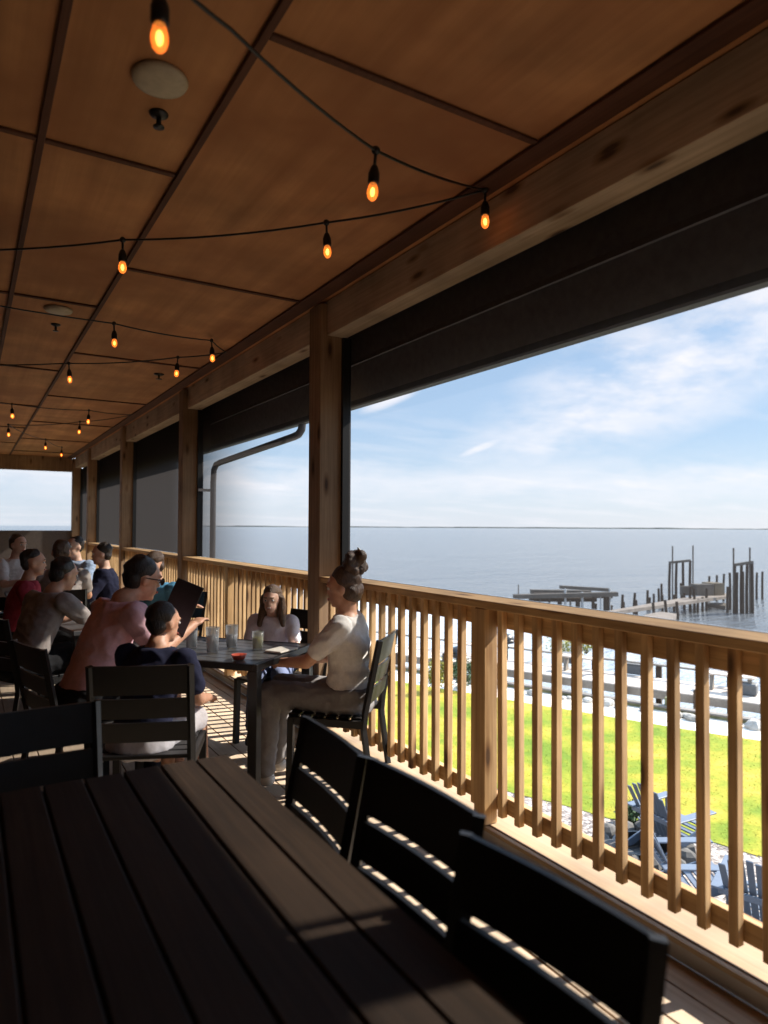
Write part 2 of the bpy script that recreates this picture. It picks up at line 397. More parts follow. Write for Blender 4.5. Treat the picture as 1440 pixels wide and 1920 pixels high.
# ------------------------------------------------------------------ string lights
def catenary(pts, sag=.02):
    out = []
    for p, q in zip(pts, pts[1:]):
        p, q = V(p), V(q); L = (q-p).length
        for k in range(8):
            u = k/8; out.append(p.lerp(q, u) - V((0,0,sag*L*4*u*(1-u))))
    out.append(V(pts[-1])); return out
def string(label, path, lamps):
    t = empty('string_light', path[0], 0, label, 'string lights', 'strings of amber bulbs under the ceiling')
    MB().tube(catenary(path), .0055, 6).build('wire', BLACK, t, smooth=True, world=True)
    for (x, y, z) in lamps:
        s = MB(); s.ell((0,0,0), (.016,.016,.016)); s.tube([(0,0,0),(0,0,-.055)], .006, 8)
        s.lathe([(.006,-.05),(.014,-.062),(.021,-.085),(.021,-.115),(.018,-.12)], n=14)
        so_ = s.build('socket', BLACK, t, smooth=True); so_.matrix_parent_inverse = world_of(t).inverted(); so_.location = (x, y, z)
        sz_ = random.uniform(.92, 1.05)
        MB().lathe([(.012,-.119),(.017*sz_,-.130),(.0205*sz_,-.146),(.0205*sz_,-.157),(.016*sz_,-.172),(.008,-.180),(.002,-.182)], n=14).build('bulb', BULB, so_, smooth=True)
        MB().ell((0,0,-.150), (.0085,.0085,.017), None, 10, 8).build('filament', FIL, so_, smooth=True)
        so_.rotation_euler = (R(random.uniform(-4,4)), R(random.uniform(-4,4)), 0)
    return t
A1 = (1.24,2.10,2.86); A0 = (.35,1.545,2.745)
H1 = (2.04,2.45,3.075)
B1 = (1.52,3.06,3.03); B2 = (.674,3.75,3.0)
string('nearest string of large glowing amber bulbs hanging from the beam', [(-1.2,.55,3.07), A0, (.55,1.66,2.76), A1, H1, B1, B2, (-.2,4.5,3.02), (-1.5,5.0,3.06)], [A0, A1, H1, B1, B2])
C1, C2, C3, C4 = (.92,5.42,3.02), (1.73,5.63,3.06), (1.62,6.28,3.04), (.77,6.8,2.98)
string('middle string of amber bulbs zigzagging left of the woman\'s post', [(-1.5,5.05,3.06), C1, C2, (1.98,6.0,3.075), C3, C4, (-1.5,8.2,3.06)], [C1, C2, C3, C4])
D_ = [(.45,9.6,3.0),(1.35,9.7,3.02),(1.37,10.7,3.0),(.5,11.6,3.0),(1.16,13.4,3.02),(1.55,14.6,3.02)]
string('farthest string of small dim amber bulbs near the end opening', [(-1.5,8.25,3.06)]+D_[:2]+[(1.98,10.1,3.075)]+D_[2:], D_)

# ceiling fittings
def plate(t, X, lab):
    p = MB().lathe([(.095,0),(.098,-.008),(.092,-.02),(.07,-.028),(.01,-.03)], n=28).build('ceiling_plate', plain('beige_plastic', (.42,.36,.26), .5), smooth=True)
    p.location = (X, t, CZ-.001); tag(p, lab, 'ceiling plate', 'round ceiling plates')
plate(2.47, .563, 'large round beige plate on the ceiling under the nearest bulb'); plate(5.53, .55, 'small round beige plate farther down the ceiling')
def sprink(X, t, lab, s=1):
    e = empty('sprinkler', (X, t, CZ-.001), 0, lab, 'sprinkler', 'ceiling sprinklers')
    MB().lathe([(.036*s,0),(.036*s,-.006),(.02*s,-.016)], n=18).build('escutcheon', BLACK, e, smooth=True)
    MB().lathe([(.009,-.014),(.010,-.04),(.006,-.05),(.022*s,-.052),(.022*s,-.055)], n=14).build('sprinkler_head', BLACK, e, smooth=True)
sprink(.61, 2.69, 'dark sprinkler head beyond the large beige ceiling plate'); sprink(.577, 5.97, 'dark sprinkler head by the small beige ceiling plate'); sprink(1.70, 7.35, 'dark sprinkler head near the porch post behind the man', 1.5)

# ------------------------------------------------------------------ dining chair and tables
def curved_slat(z0, z1, lean0, w=.405, dep=.010, th=.014):
    m = MB(); rings = []; n = 12
    for k in range(n+1):
        x = -w/2 + w*k/n; c = dep*(1-(2*x/w)**2)
        def P(z, dy): return V((x, lean0(z) - c + dy, z))
        rings.append([P(z0, -th/2), P(z0, th/2), P(z1, th/2), P(z1, -th/2)])
    return m.loft(rings)
def make_chair():
    t = empty('dining_chair')
    lean = lambda z: -.215 - .20*(z-.45)
    for z0, z1 in ((.752,.885), (.642,.733), (.532,.622)):
        curved_slat(z0, z1, lean).build('back_slat', CHAIRM, t)
    for s in (-1, 1):
        x = s*.212
        MB().tube([(x,-.27,0),(x,-.215,.40),(x,lean(.5),.5),(x,lean(.885)+.0,.885)], .019, 4).build('back_leg', CHAIRM, t)
        MB().bar((x,.21,0), (x,.20,.44), .034, .034).build('front_leg', CHAIRM, t)
        MB().bar((x,-.215,.425), (x,.215,.425), .026, .04).build('side_rail', CHAIRM, t)
    m = MB()
    for k in range(6): m.box((-.199,-.20+.072*k,.44), (.199,-.20+.072*k+.062,.458))
    m.build('seat', CHAIRM, t, bevel=.003)
    return t
proto = make_chair()
CH = 'black slatted dining chairs'
def place(x, y, rz, lab, first=[True]):
    o = proto if first[0] else copy_tree(proto); first[0] = False
    o.location = (x, y, 0); o.rotation_euler = (0, 0, rz); tag(o, lab, 'chair', CH); return o
# foreground: backs at larger X, facing the table (-X): local +Y -> world -X
def fg(xb, t, skew, lab):
    # xb: x of top of back
    place(xb-.30, t, R(90+skew), lab)
fg(.88, .862, 4, 'black slatted chair nearest the camera, bottom right of the photo')
fg(.935, 1.35, 2, 'black slatted chair in the middle of the three along the plank table')
fg(.93, 1.835, -4, 'black slatted chair at the far end of the three along the plank table')
place(.20, 2.26, R(184), 'dark slatted chair at the far end of the plank table, lower left')

def plank_table():
    t = empty('plank_table', (.1, .7, 0), 0, 'large dark brown plank table filling the lower left foreground', 'table')
    x1 = .745; w_ = .110; k = 0
    while k < 10:
        xa = x1 - w_*(k+1)
        MB().box((xa+.0035, -.9, .722), (xa+w_-.0035, 2.2+.002*((k*7)%3), .75+.0008*((k*5)%3))).build('plank', TABM, t, bevel=.003, world=True); k += 1
    x0 = x1-w_*10
    fr = MB(); fr.box((x0+.02,-.88,.65),(x0+.06,2.18,.718)).box((x1-.06,-.88,.65),(x1-.02,2.18,.718)).box((x0+.06,2.12,.65),(x1-.06,2.16,.718)).box((x0+.06,-.86,.65),(x1-.06,-.82,.718)); 
    fr.box((x0+.061,-.815,.69),(x1-.061,2.115,.7195))  # added dark backing board, hides the lit floor so plank seams read dark
    fr.build('frame', CHAIRM, t, world=True)
    for xx in (x0+.06, x1-.12):
        for yy in (-.8, 2.05): MB().box((xx,yy,0),(xx+.06,yy+.06,.649)).build('leg', CHAIRM, t, world=True)
plank_table()

# family table: corner points to the camera
C0 = V((1.345,3.51,0)); E1 = V((.768,.640,0)).normalized(); E2 = V((-.640,.768,0)).normalized()
def tw(a, b, z=0): return C0 + E1*a + E2*b + V((0,0,z))
ft = empty('family_table', tw(.36,.55), math.atan2(E1.y, E1.x), 'dark square-edged dining table the family sits round', 'table')
LW, LL = .72, 1.15
def tbox(name, a0, b0, z0, a1, b1, z1, mat, par, bev=.002):
    m = MB(); m.box((a0,b0,z0),(a1,b1,z1), Matrix((E1,E2,V((0,0,1)))).transposed().to_4x4())
    for v in m.v: v += C0
    return m.build(name, mat, par, bevel=bev, world=True)
TTOP = plain('table_top_grey', (.10,.10,.105), .28, 0, spec=.6)
TEDGE = plain('table_edge_metal', (.35,.36,.38), .3, .7)
for k in range(7): tbox('slat', .03+k*.0955, .03, .732, .03+k*.0955+.090, LL-.03, .75, TTOP, ft)
tbox('edge_frame', 0, 0, .715, LW, .028, .752, CHAIRM, ft); tbox('edge_frame', 0, LL-.028, .715, LW, LL, .752, CHAIRM, ft)
tbox('edge_frame', 0, .0285, .715, .028, LL-.0285, .7515, CHAIRM, ft); tbox('edge_frame', LW-.028, .0285, .715, LW, LL-.0285, .7515, CHAIRM, ft)
for a in (0, LW-.055):
    for b in (0, LL-.055): tbox('leg', a+.001, b+.001, 0, a+.056, b+.056, .7145, CHAIRM, ft)
ang = lambda v: math.atan2(v.y, v.x) - math.pi/2     # rz so local +Y points along v
WC = tw(.40, -.30); BC = V((.76,3.43,0)); MC = tw(-.24, .86) - R0*.05; GC = tw(1.0, .42)
place(WC.x, WC.y, ang(E2)+R(6), 'black slatted chair the woman with the bun sits on')
place(BC.x+.02, BC.y-.02, ang(V((.40,.92,0))), 'dark slatted chair the boy in navy sits on, its back to the camera')
place(MC.x, MC.y, ang(V((.95,.25,0))), 'dark chair under the man in the pink shirt')
gdir = V((-.52,-.85,0)).normalized()
place(GC.x+.03, GC.y-.02, ang(V((-.95,-.3,0))), 'dark chair the smiling girl sits on beside the railing')

# tumblers and the things on the table
def tumbler(a, b, r, h, liq, lab, lq=None):
    p = tw(a, b, .7535); t = empty('tumbler', p, 0, lab, 'glass', 'tumblers on the family table')
    MB().lathe([(r*.82,0),(r,h),(r*.93,h),(r*.76,.008),(.001,.008)], n=20).build('glass', GLASS, t, smooth=True)
    if lq is not None: MB().lathe([(.001,.010),(r*.74,.010),(r*.86,h*liq),(.001,h*liq)], n=18).build('drink', lq, t, smooth=True)
    return t
ICE = plain('iced_water', (.75,.74,.76), .15, 0); TEA = plain('iced_tea', (.55,.38,.12), .2); RED = plain('red_drink', (.55,.10,.06), .3)
tumbler(.22,.42,.040,.15,.7,'tall pale tumbler of iced water nearest the boy', ICE)
tumbler(.40,.40,.038,.14,.6,'pale tumbler in the middle of the glass cluster', ICE)
tumbler(.30,.62,.038,.15,.7,'tall pale tumbler close to the menu', ICE)
tumbler(.40,.22,.036,.11,.7,'short tumbler with yellow drink at right of the glass cluster', plain('lemon_drink', (.70,.62,.12), .2))
dsh = empty('dip_bowl', tw(.10,.17,.7535), 0, 'small red bowl at the table edge by the boy', 'bowl')
MB().lathe([(.03,0),(.045,.028),(.041,.028),(.028,.005),(.001,.004)], n=20).build('bowl', RED, dsh, smooth=True)
ptr = tag(MB().box((-.09,-.06,0),(.09,.06,.012)).build('paper_tray', plain('paper', (.75,.70,.62), .8), bevel=.004), 'small pale paper tray lying before the girl', 'tray')
ptr.location = tw(.42,.07,.7535); ptr.rotation_euler = (0,0,R(30))

print('before people', time.time()-_t0)
# ------------------------------------------------------------------ people
def skinmat(name, c):
    m, nt, b, out = newmat(name)
    n = ntex(nt, mapped(nt, (1,1,1), 'World'), 30, 3); r = ramp(nt, [(.3, tuple(x*.88 for x in c)), (.7, tuple(x*1.08 for x in c))]); nt.links.new(n, r.inputs[0])
    nt.links.new(r.outputs[0], b.inputs['Base Color']); b.inputs['Roughness'].default_value = .5
    b.inputs['Subsurface Weight'].default_value = .15; b.inputs['Subsurface Radius'].default_value = (.02,.008,.004); b.inputs['Subsurface Scale'].default_value = .5
    return m
SK1 = skinmat('skin_light', (.70,.43,.31)); SK2 = skinmat('skin_tan', (.62,.33,.21))
def cloth(name, c, rough=.9): return plain(name, c, rough, 0, .08, 60, spec=.2, bmp=.15)
def hairm(name, c):
    m, nt, b, out = newmat(name)
    n = ntex(nt, mapped(nt, (60,60,12)), 3, 5); r = ramp(nt, [(.3, tuple(x*.5 for x in c)), (.7, tuple(x*1.5 for x in c))]); nt.links.new(n, r.inputs[0])
    nt.links.new(r.outputs[0], b.inputs['Base Color']); b.inputs['Roughness'].default_value = .45; bump(nt, b, n, .8, .01)
    return m
DARKH, BROWNH, LBROWNH = hairm('hair_dark', (.022,.013,.009)), hairm('hair_brown', (.075,.038,.018)), hairm('hair_light_brown', (.13,.07,.035))
EYEW = plain('eye_white', (.7,.68,.65), .3, 0, 0); EYED = plain('eye_dark', (.02,.015,.01), .2, 0, 0); LIP = plain('lips', (.42,.12,.10), .5, 0, 0); TEETH = plain('teeth', (.75,.72,.66), .4, 0, 0)
SHOE = cloth('shoe_dark', (.02,.02,.03)); SHOEW = cloth('shoe_white', (.6,.58,.55))

TMPS = bpy.data.scenes.new('tmp')
def remesh(mb, name, mat, parent, vox, sm=3, fold=0, seed=0):
    me = bpy.data.meshes.new('tmp'); me.from_pydata([tuple(v) for v in mb.v], [], mb.f); me.update()
    bm = bmesh.new(); bm.from_mesh(me); bmesh.ops.recalc_face_normals(bm, faces=bm.faces); bm.to_mesh(me); bm.free()
    o = bpy.data.objects.new('tmp', me); TMPS.collection.objects.link(o)
    md = o.modifiers.new('r', 'REMESH'); md.mode = 'VOXEL'; md.voxel_size = vox
    m2 = o.modifiers.new('s', 'SMOOTH'); m2.factor = .5; m2.iterations = sm
    
    with bpy.context.temp_override(scene=TMPS, view_layer=TMPS.view_layers[0]): dg = bpy.context.evaluated_depsgraph_get()
    dg.update(); ev = o.evaluated_get(dg); nm = bpy.data.meshes.new_from_object(ev)
    bpy.data.objects.remove(o); bpy.data.meshes.remove(me)
    if fold:
        nrm_ = [v.normal.copy() for v in nm.vertices]
        for v in nm.vertices:
            p = v.co*9 + V((seed*3.1,0,0)); d = (noise.noise(V((p.x*1.2,p.y*1.2,p.z*.9+p.x)))*.6 + (.5-abs(noise.noise(V((p.x*1.5+p.z*.8,p.y*1.5,p.z*1.9)))))*.8 + .05) * fold
            v.co += nrm_[v.index]*d
    nm.materials.clear(); nm.materials.append(mat); nm.name = name
    nm.polygons.foreach_set('use_smooth', [True]*len(nm.polygons))
    o = bpy.data.objects.new(name, nm); col.objects.link(o); o.parent = parent; return o

def rings(spec, n=20, grow=0.0):
    out = []
    for (x, y, z, rx, ry) in spec:
        out.append([V((x+(rx+grow)*math.cos(2*math.pi*k/n), y+(ry+grow)*math.sin(2*math.pi*k/n), z)) for k in range(n)])
    return out
def lerp(a, b, t): return V(a).lerp(V(b), t)

def hand(mb, wrist, d, nrm, s, curl=.5, side=1):
    d = V(d).normalized(); nrm = V(nrm); nrm = (nrm - d*nrm.dot(d)).normalized(); lat = d.cross(nrm)*side
    rot = Matrix((lat, nrm, d)).transposed()
    pc = V(wrist) + d*.045*s
    mb.ell(pc, (.040*s,.016*s,.05*s), rot)
    for k, (off, ln) in enumerate(((-.028,.068),(-.010,.076),(.009,.072),(.027,.058))):
        b = pc + d*.038*s + lat*off*s; r0 = .0095*s
        a1 = curl*.6; p1 = b + (d*math.cos(a1)+nrm*-math.sin(a1))*ln*.5*s
        a2 = curl*1.5; p2 = p1 + (d*math.cos(a2)+nrm*-math.sin(a2))*ln*.45*s
        mb.cap(b, p1, r0, r0*.9, 8); mb.cap(p1, p2, r0*.9, r0*.75, 8)
    tb = pc - d*.02*s - lat*.03*s; t1 = tb + (d*.6 - lat*.75 - nrm*.2).normalized()*.035*s; t2 = t1 + (d*.9 - lat*.2 - nrm*.3).normalized()*.028*s
    mb.cap(tb, t1, .013*s, .011*s, 8); mb.cap(t1, t2, .011*s, .009*s, 8)

def person(loc, rz, label, s=1.0, lean=.05, skin=SK1, shirt=None, pants=None, hair='short', hairmat=DARKH, headf=(0,1,-.05), headoff=(0,0,-.02),
           armL=None, armR=None, legs=None, female=False, shorts=False, shoes=SHOE, vox=.0085, sleeve=.55, glasses=False, smile=False, raise_seat=0, sleeve_long=False):
    t = empty('person', loc, rz, label, 'person')
    k = s
    P = lambda x, y, z: V((x*k, y*k, z*k + raise_seat))
    hz = .535
    sw = .155 if female else .185
    def sp(z): return -.08 + lean*max(0, (z-.5))/.5*1.0      # spine y by height
    tor = [(0, sp(.46), .455, .125, .10), (0, sp(.52), .50, .165, .125), (0, sp(.60), .60, .150 if not female else .152, .110), (0, sp(.70), .70, .138 if not female else .118, .098),
           (0, sp(.82), .82, .155 if not female else .132, .108), (0, sp(.92), .91, .165 if not female else .142, .105), (0, sp(.985), .975, .145 if not female else .12, .085), (0, sp(1.02)-.005, 1.01, .085, .062), (0, sp(1.04), 1.04, .05, .05)]
    tr = [(x*k, y*k, z*k+raise_seat, a*k, b*k) for x, y, z, a, b in tor]
    neck = P(0, sp(1.02), 1.02); hc = P(headoff[0], sp(1.1)+.025+headoff[1], 1.185+headoff[2])
    f = V(headf).normalized(); side = f.cross(V((0,0,1))).normalized(); up = side.cross(f)
    H = lambda a, b, c: hc + (side*a + f*b + up*c)*k*1.0
    rot = Matrix((side, f, up)).transposed()
    armL = armL or ((-sw-.06, .10, .75), (-.10, .36, .80)); armR = armR or ((sw+.06, .10, .75), (.10, .36, .80))
    shL, shR = P(-sw, sp(.97), .955), P(sw, sp(.97), .955)
    legs = legs or (((-.10,.38,.545), (-.12,.40,.07)), ((.10,.38,.545), (.12,.42,.07)))
    b = MB(); b.loft(rings(tr))
    b.cap(neck, H(0,-.02,-.07), .060*k, .052*k)
    b.ell(H(0,-.008,.025), (.074*k,.094*k,.092*k), rot, 20, 14); b.ell(H(0,.022,-.045), (.056*k,.062*k,.066*k), rot, 18, 12)
    b.ell(H(0,.066,-.088), (.022*k,.018*k,.017*k), rot)                       # chin
    b.add([H(-.008,.084,.022), H(.008,.084,.022), H(.017,.088,-.026), H(-.017,.088,-.026), H(0,.109,-.020), H(0,.07,-.032), H(0,.07,.03)], [(0,1,4),(1,2,4),(2,3,4),(3,0,4),(3,2,5),(0,3,5,6),(1,0,6),(2,1,6,5)])
    b.ell(H(0,.082,.035), (.050*k,.012*k,.012*k), rot)                        # brow
    for sd_ in (-1, 1): b.ell(H(sd_*.075,-.008,-.005), (.010*k,.020*k,.030*k), rot, 10, 8)
    b.ell(H(0,.082,-.052), (.024*k,.012*k,.013*k), rot)
    for sgn, sh, (el, wr) in ((-1, shL, armL), (1, shR, armR)):
        el, wr = P(*el), P(*wr)
        b.cap(sh, el, .048*k, .038*k); b.cap(el, wr, .038*k, .026*k)
        hand(b, wr, wr-el, V((0,0,1)), k*.98, .55, sgn)
    for sgn, (kn, an) in zip((-1, 1), legs):
        hp = P(sgn*.085, -.05, .525); kn, an = P(*kn), P(*an)
        b.cap(hp, kn, .078*k, .056*k); b.cap(kn, an, .054*k, .036*k); b.cap(an, an+V((0,.13*k,-.03*k)), .036*k, .028*k)
    remesh(b, 'body', skin, t, vox)
    # clothes
    c = MB(); top = [r for r in tr if r[2] <= (1.015*k+raise_seat)]
    c.loft(rings(top, grow=.017*k))
    for sh, (el, wr) in ((shL, armL), (shR, armR)):
        el, wr = P(*el), P(*wr); e2 = sh.lerp(el, 1.0 if sleeve_long else sleeve+.1)
        c.cap(sh, e2, .069*k, .058*k)
        if sleeve_long: c.cap(el, el.lerp(wr,.85), .050*k, .04*k)
    remesh(c, 'shirt', shirt, t, .009, 2, .016*k, s*7)
    c = MB(); low = [r for r in tr if r[2] < .66*k+raise_seat]
    c.loft(rings(low, grow=.030*k))
    for sgn, (kn, an) in zip((-1, 1), legs):
        hp = P(sgn*.085, -.05, .525); kn, an = P(*kn), P(*an)
        if shorts: c.cap(hp, hp.lerp(kn, .86), .098*k, .085*k)
        else: c.cap(hp, kn, .095*k, .072*k); c.cap(kn, kn.lerp(an,.9), .070*k, .058*k)
    remesh(c, 'shorts' if shorts else 'trousers', pants, t, .009, 2, .015*k, s*3)
    for sgn, (kn, an) in zip((-1, 1), legs):
        an = P(*an); c = MB(); c.cap(an+V((0,-.02,-.015))*k, an+V((0,.15,-.035))*k, .043*k, .034*k)
        remesh(c, 'shoe', shoes, t, .01, 2)
    # hair
    h = MB()
    if hair == 'short':
        h.ell(H(0,-.030,.052), (.0765*k,.082*k,.0755*k), rot, 20, 14)
        h.ell(H(0,-.054,.004), (.068*k,.050*k,.068*k), rot, 18, 12)
    if hair == 'bun':
        h.ell(H(0,-.032,.05), (.080*k,.088*k,.082*k), rot, 20, 14); h.ell(H(0,-.055,-.015), (.072*k,.062*k,.07*k), rot)
        rr = random.Random(3)
        for _ in range(26): h.ell(H(rr.uniform(-.045,.045), -.10+rr.uniform(-.045,.04), .13+rr.uniform(-.04,.06)), (.026*k,.028*k,.026*k), rot, 10, 8)
        rb = MB(); rb.add([H(-.02,-.10,.14), H(.02,-.10,.14), H(.035,-.15,.20), H(-.03,-.15,.21), H(0,-.17,.15), H(.01,-.12,.235), H(0,-.16,.08)], [(0,1,2,5,3),(0,3,4),(1,4,2),(3,5,2,4),(0,4,6),(1,6,4),(0,6,1)]); rb.build('bun_white_piece', SHOEW, t, bevel=.004)  # white faceted piece at the back of the bun
    if hair == 'long':
        h.ell(H(0,-.030,.050), (.082*k,.088*k,.084*k), rot, 20, 14)
        for a in (-1, 1):
            h.cap(H(a*.078,-.012,.03), H(a*.092,-.015,-.10), .026*k, .033*k); h.cap(H(a*.088,-.012,-.10), H(a*.105,.015,-.21), .033*k, .020*k)
            h.cap(H(a*.05,-.06,-.05), H(a*.06,-.06,-.2), .04*k, .03*k)
        h.cap(H(0,-.07,-.02), H(0,-.075,-.2), .06*k, .045*k)
    hm = remesh(h, 'hair', hairmat, t, .006, 1, .018*k, 5)
    # face
    for a in (-1, 1):
        e_ = MB().ell(H(a*.030,.076,.012), (.0145*k,.010*k,.0095*k), rot, 12, 8).build('eye', EYEW, t, smooth=True)
        MB().ell(H(a*.030,.0845,.012), (.0065*k,.003*k,.0065*k), rot, 10, 6).build('pupil', EYED, e_, smooth=True)
        MB().cap(H(a*.017,.091,.037), H(a*.045,.082,.038), .0045*k, .003*k, 8).build('eyebrow', hairmat, t, smooth=True)
    mo = MB(); mo.cap(H(-.022,.088,-.050), H(0,.094,-.057 if smile else -.052), .005*k, .007*k, 8).cap(H(0,.094,-.057 if smile else -.052), H(.022,.088,-.050), .007*k, .005*k, 8); mo.build('mouth', LIP, t, smooth=True)
    if smile: MB().cap(H(-.015,.094,-.051), H(.015,.094,-.051), .0045*k, .0045*k, 8).build('teeth', TEETH, t, smooth=True)
    if glasses:
        g = MB()
        for a in (-1, 1): g.ell(H(a*.034,.099,.010), (.029*k,.008*k,.021*k), rot, 14, 8); g.cap(H(a*.062,.09,.016), H(a*.082,-.01,.012), .004, .003, 6)
        g.cap(H(-.01,.101,.014), H(.01,.101,.014), .004, .004, 6); g.build('sunglasses', EYED, t, smooth=True)
    return t

WHITE_T = cloth('white_shirt', (.72,.69,.66)); GREYP = cloth('grey_trousers', (.20,.19,.19)); PINK = cloth('pink_shirt', (.88,.56,.62)); NAVY = cloth('navy_shirt', (.018,.02,.045))
LILAC = cloth('lilac_shirt', (.78,.74,.80)); GSH = cloth('light_shorts', (.55,.52,.54)); BLK = cloth('black_shorts', (.015,.015,.017)); BLUE = cloth('blue_shirt', (.10,.30,.48)); REDS = cloth('red_shirt', (.35,.04,.06)); TAUPE = cloth('taupe_shirt', (.33,.29,.27)); DENIM = cloth('denim', (.10,.12,.20))
person((WC.x, WC.y, 0), ang(E2)+R(6), 'woman in a white T-shirt with a high bun, side on at the railing', .98, .02, SK2, WHITE_T, GREYP, 'bun', BROWNH, headf=(-.05,1,-.16), female=True,
       armL=((-.20,.12,.76), (-.06,.37,.72)), armR=((.21,.10,.72), (.07,.36,.70)), shoes=SHOEW)
person((BC.x, BC.y, 0), ang(V((.72,.70,0))), 'boy in a navy shirt with short dark hair, his back to the camera', .86, .16, SK2, NAVY, GSH, 'short', DARKH, headf=(.35,.9,-.15), shorts=True, raise_seat=.03, headoff=(0,.02,-.05),
       armL=((-.22,.14,.74), (-.10,.38,.82)), armR=((.25,.12,.72), (.16,.40,.66)), shoes=SHOEW)
person((MC.x+.04, MC.y, 0), ang(V((.95,.25,0))), 'man in a pink shirt and dark sunglasses reading a black menu', 1.06, .22, SK2, PINK, BLK, 'short', DARKH, headf=(.15,1,-.25), headoff=(0,.05,-.065), shorts=True, glasses=True,
       armL=((-.24,.26,.80), (-.08,.52,.92)), armR=((.27,.22,.76), (.12,.50,.86)))
person((GC.x, GC.y, 0), ang(gdir), 'smiling girl with long brown hair in a lilac white top behind the table', .77, .20, SK1, LILAC, DENIM, 'long', LBROWNH, headf=(.10,1,-.05), headoff=(0,.02,-.03), female=True, smile=True, raise_seat=.11,
       armL=((-.22,.16,.74), (-.05,.36,.80)), armR=((.22,.16,.74), (.08,.37,.80)))
# menu in the man's hands

mp_ = pd(338, 1138, 3.95)
mn = MB().box((-.11,-.004,-.15),(.11,.004,.15)).build('menu', plain('menu_black', (.02,.02,.022), .5), bevel=.003); mn.location = mp_
mn.rotation_euler = (R(-18), R(14), R(-62)); tag(mn, 'black menu held upright by the man in sunglasses', 'menu')

# far tables and diners
def small_table(x, y, rz, lab):
    t = empty('dining_table', (x, y, 0), rz, lab, 'table', 'dining tables farther down the porch')
    MB().box((-.38,-.55,.72),(.38,.55,.752)).build('tabletop', TTOP, t, bevel=.004)
    for a in (-.34,.34):
        for b in (-.51,.51): MB().box((a-.025,b-.025,0),(a+.025,b+.025,.719)).build('leg', CHAIRM, t)
small_table(.95, 5.85, R(8), 'grey dining table between the taupe shirt and the blue shirt diners')
small_table(.75, 8.3, R(0), 'dark dining table farthest down the porch')
def seat_person(x, y, face, lab, clab, **kw):
    rz = ang(V(face)); place(x, y, rz, clab); return person((x, y, 0), rz, lab, vox=.012, **kw)
seat_person(.40, 5.40, (.9,.45,0), 'dark haired diner in a taupe T-shirt reaching one arm over the table', 'dark chair under the diner in the taupe T-shirt', s=1.0, lean=.22, skin=SK2, shirt=TAUPE, pants=BLK, hairmat=DARKH, shorts=True,
            armR=((.24,.30,.80), (.16,.56,.80)), headoff=(0,.03,-.05), headf=(.1,1,-.25))
seat_person(1.55, 6.35, (-.85,-.5,0), 'brown haired diner in a blue shirt beside the railing', 'dark chair under the diner in the blue shirt', s=.98, lean=.18, skin=SK2, shirt=BLUE, pants=DENIM, hairmat=BROWNH, headf=(.3,1,-.2))
seat_person(.42, 6.75, (.9,-.1,0), 'diner in a red shirt at the left edge of the photo', 'dark chair under the diner in the red shirt', s=1.0, lean=.12, skin=SK2, shirt=REDS, pants=BLK, hairmat=DARKH)
seat_person(1.25, 7.9, (-.9,.2,0), 'diner in a navy top seated far down by the railing', 'dark chair under the far diner in navy', s=1.02, lean=.05, skin=SK1, shirt=NAVY, pants=BLK, hairmat=DARKH, sleeve_long=True)
seat_person(.80, 7.45, (.1,1,0), 'distant diner in grey seen from behind between the red and navy ones', 'dark chair under the distant diner in grey', s=1.05, lean=.08, skin=SK2, shirt=TAUPE, pants=BLK, hairmat=BROWNH)

print('people done', time.time()-_t0)
seat_person(.52, 9.3, (.6,-.8,0), 'distant diner in a white shirt below the far end opening', 'dark chair under the distant diner in white', s=1.08, lean=.06, skin=SK1, shirt=WHITE_T, pants=BLK, hairmat=BROWNH)
seat_person(1.12, 9.0, (-.8,-.6,0), 'distant diner in a light blue shirt below the far end opening', 'dark chair under the distant diner in light blue', s=1.06, lean=.06, skin=SK1, shirt=cloth('light_blue_shirt', (.35,.45,.62)), pants=BLK, hairmat=DARKH)
bpy.data.scenes.remove(TMPS)
# ------------------------------------------------------------------ outside ground
G, WZ = -3.0, -3.65
a_, b_ = pz(949,1311,G), pz(1425,1390,G)
SD = (b_-a_).normalized(); SN = V((SD.y, -SD.x, 0))          # SN points to the water
if SN.dot(V((1,1,0))) < 0: SN = -SN
O = a_.copy(); O.z = 0
Q = lambda px, py, z: (pz(px, py, z)-O).dot(SN)
q_near = Q(1200, 1546, G); q_wall = Q(1200, 1325, G)
def sq(s, q, z): p = O + SD*s + SN*q; return V((p.x, p.y, z))
print('shore', SD, SN, q_near, q_wall, a_)
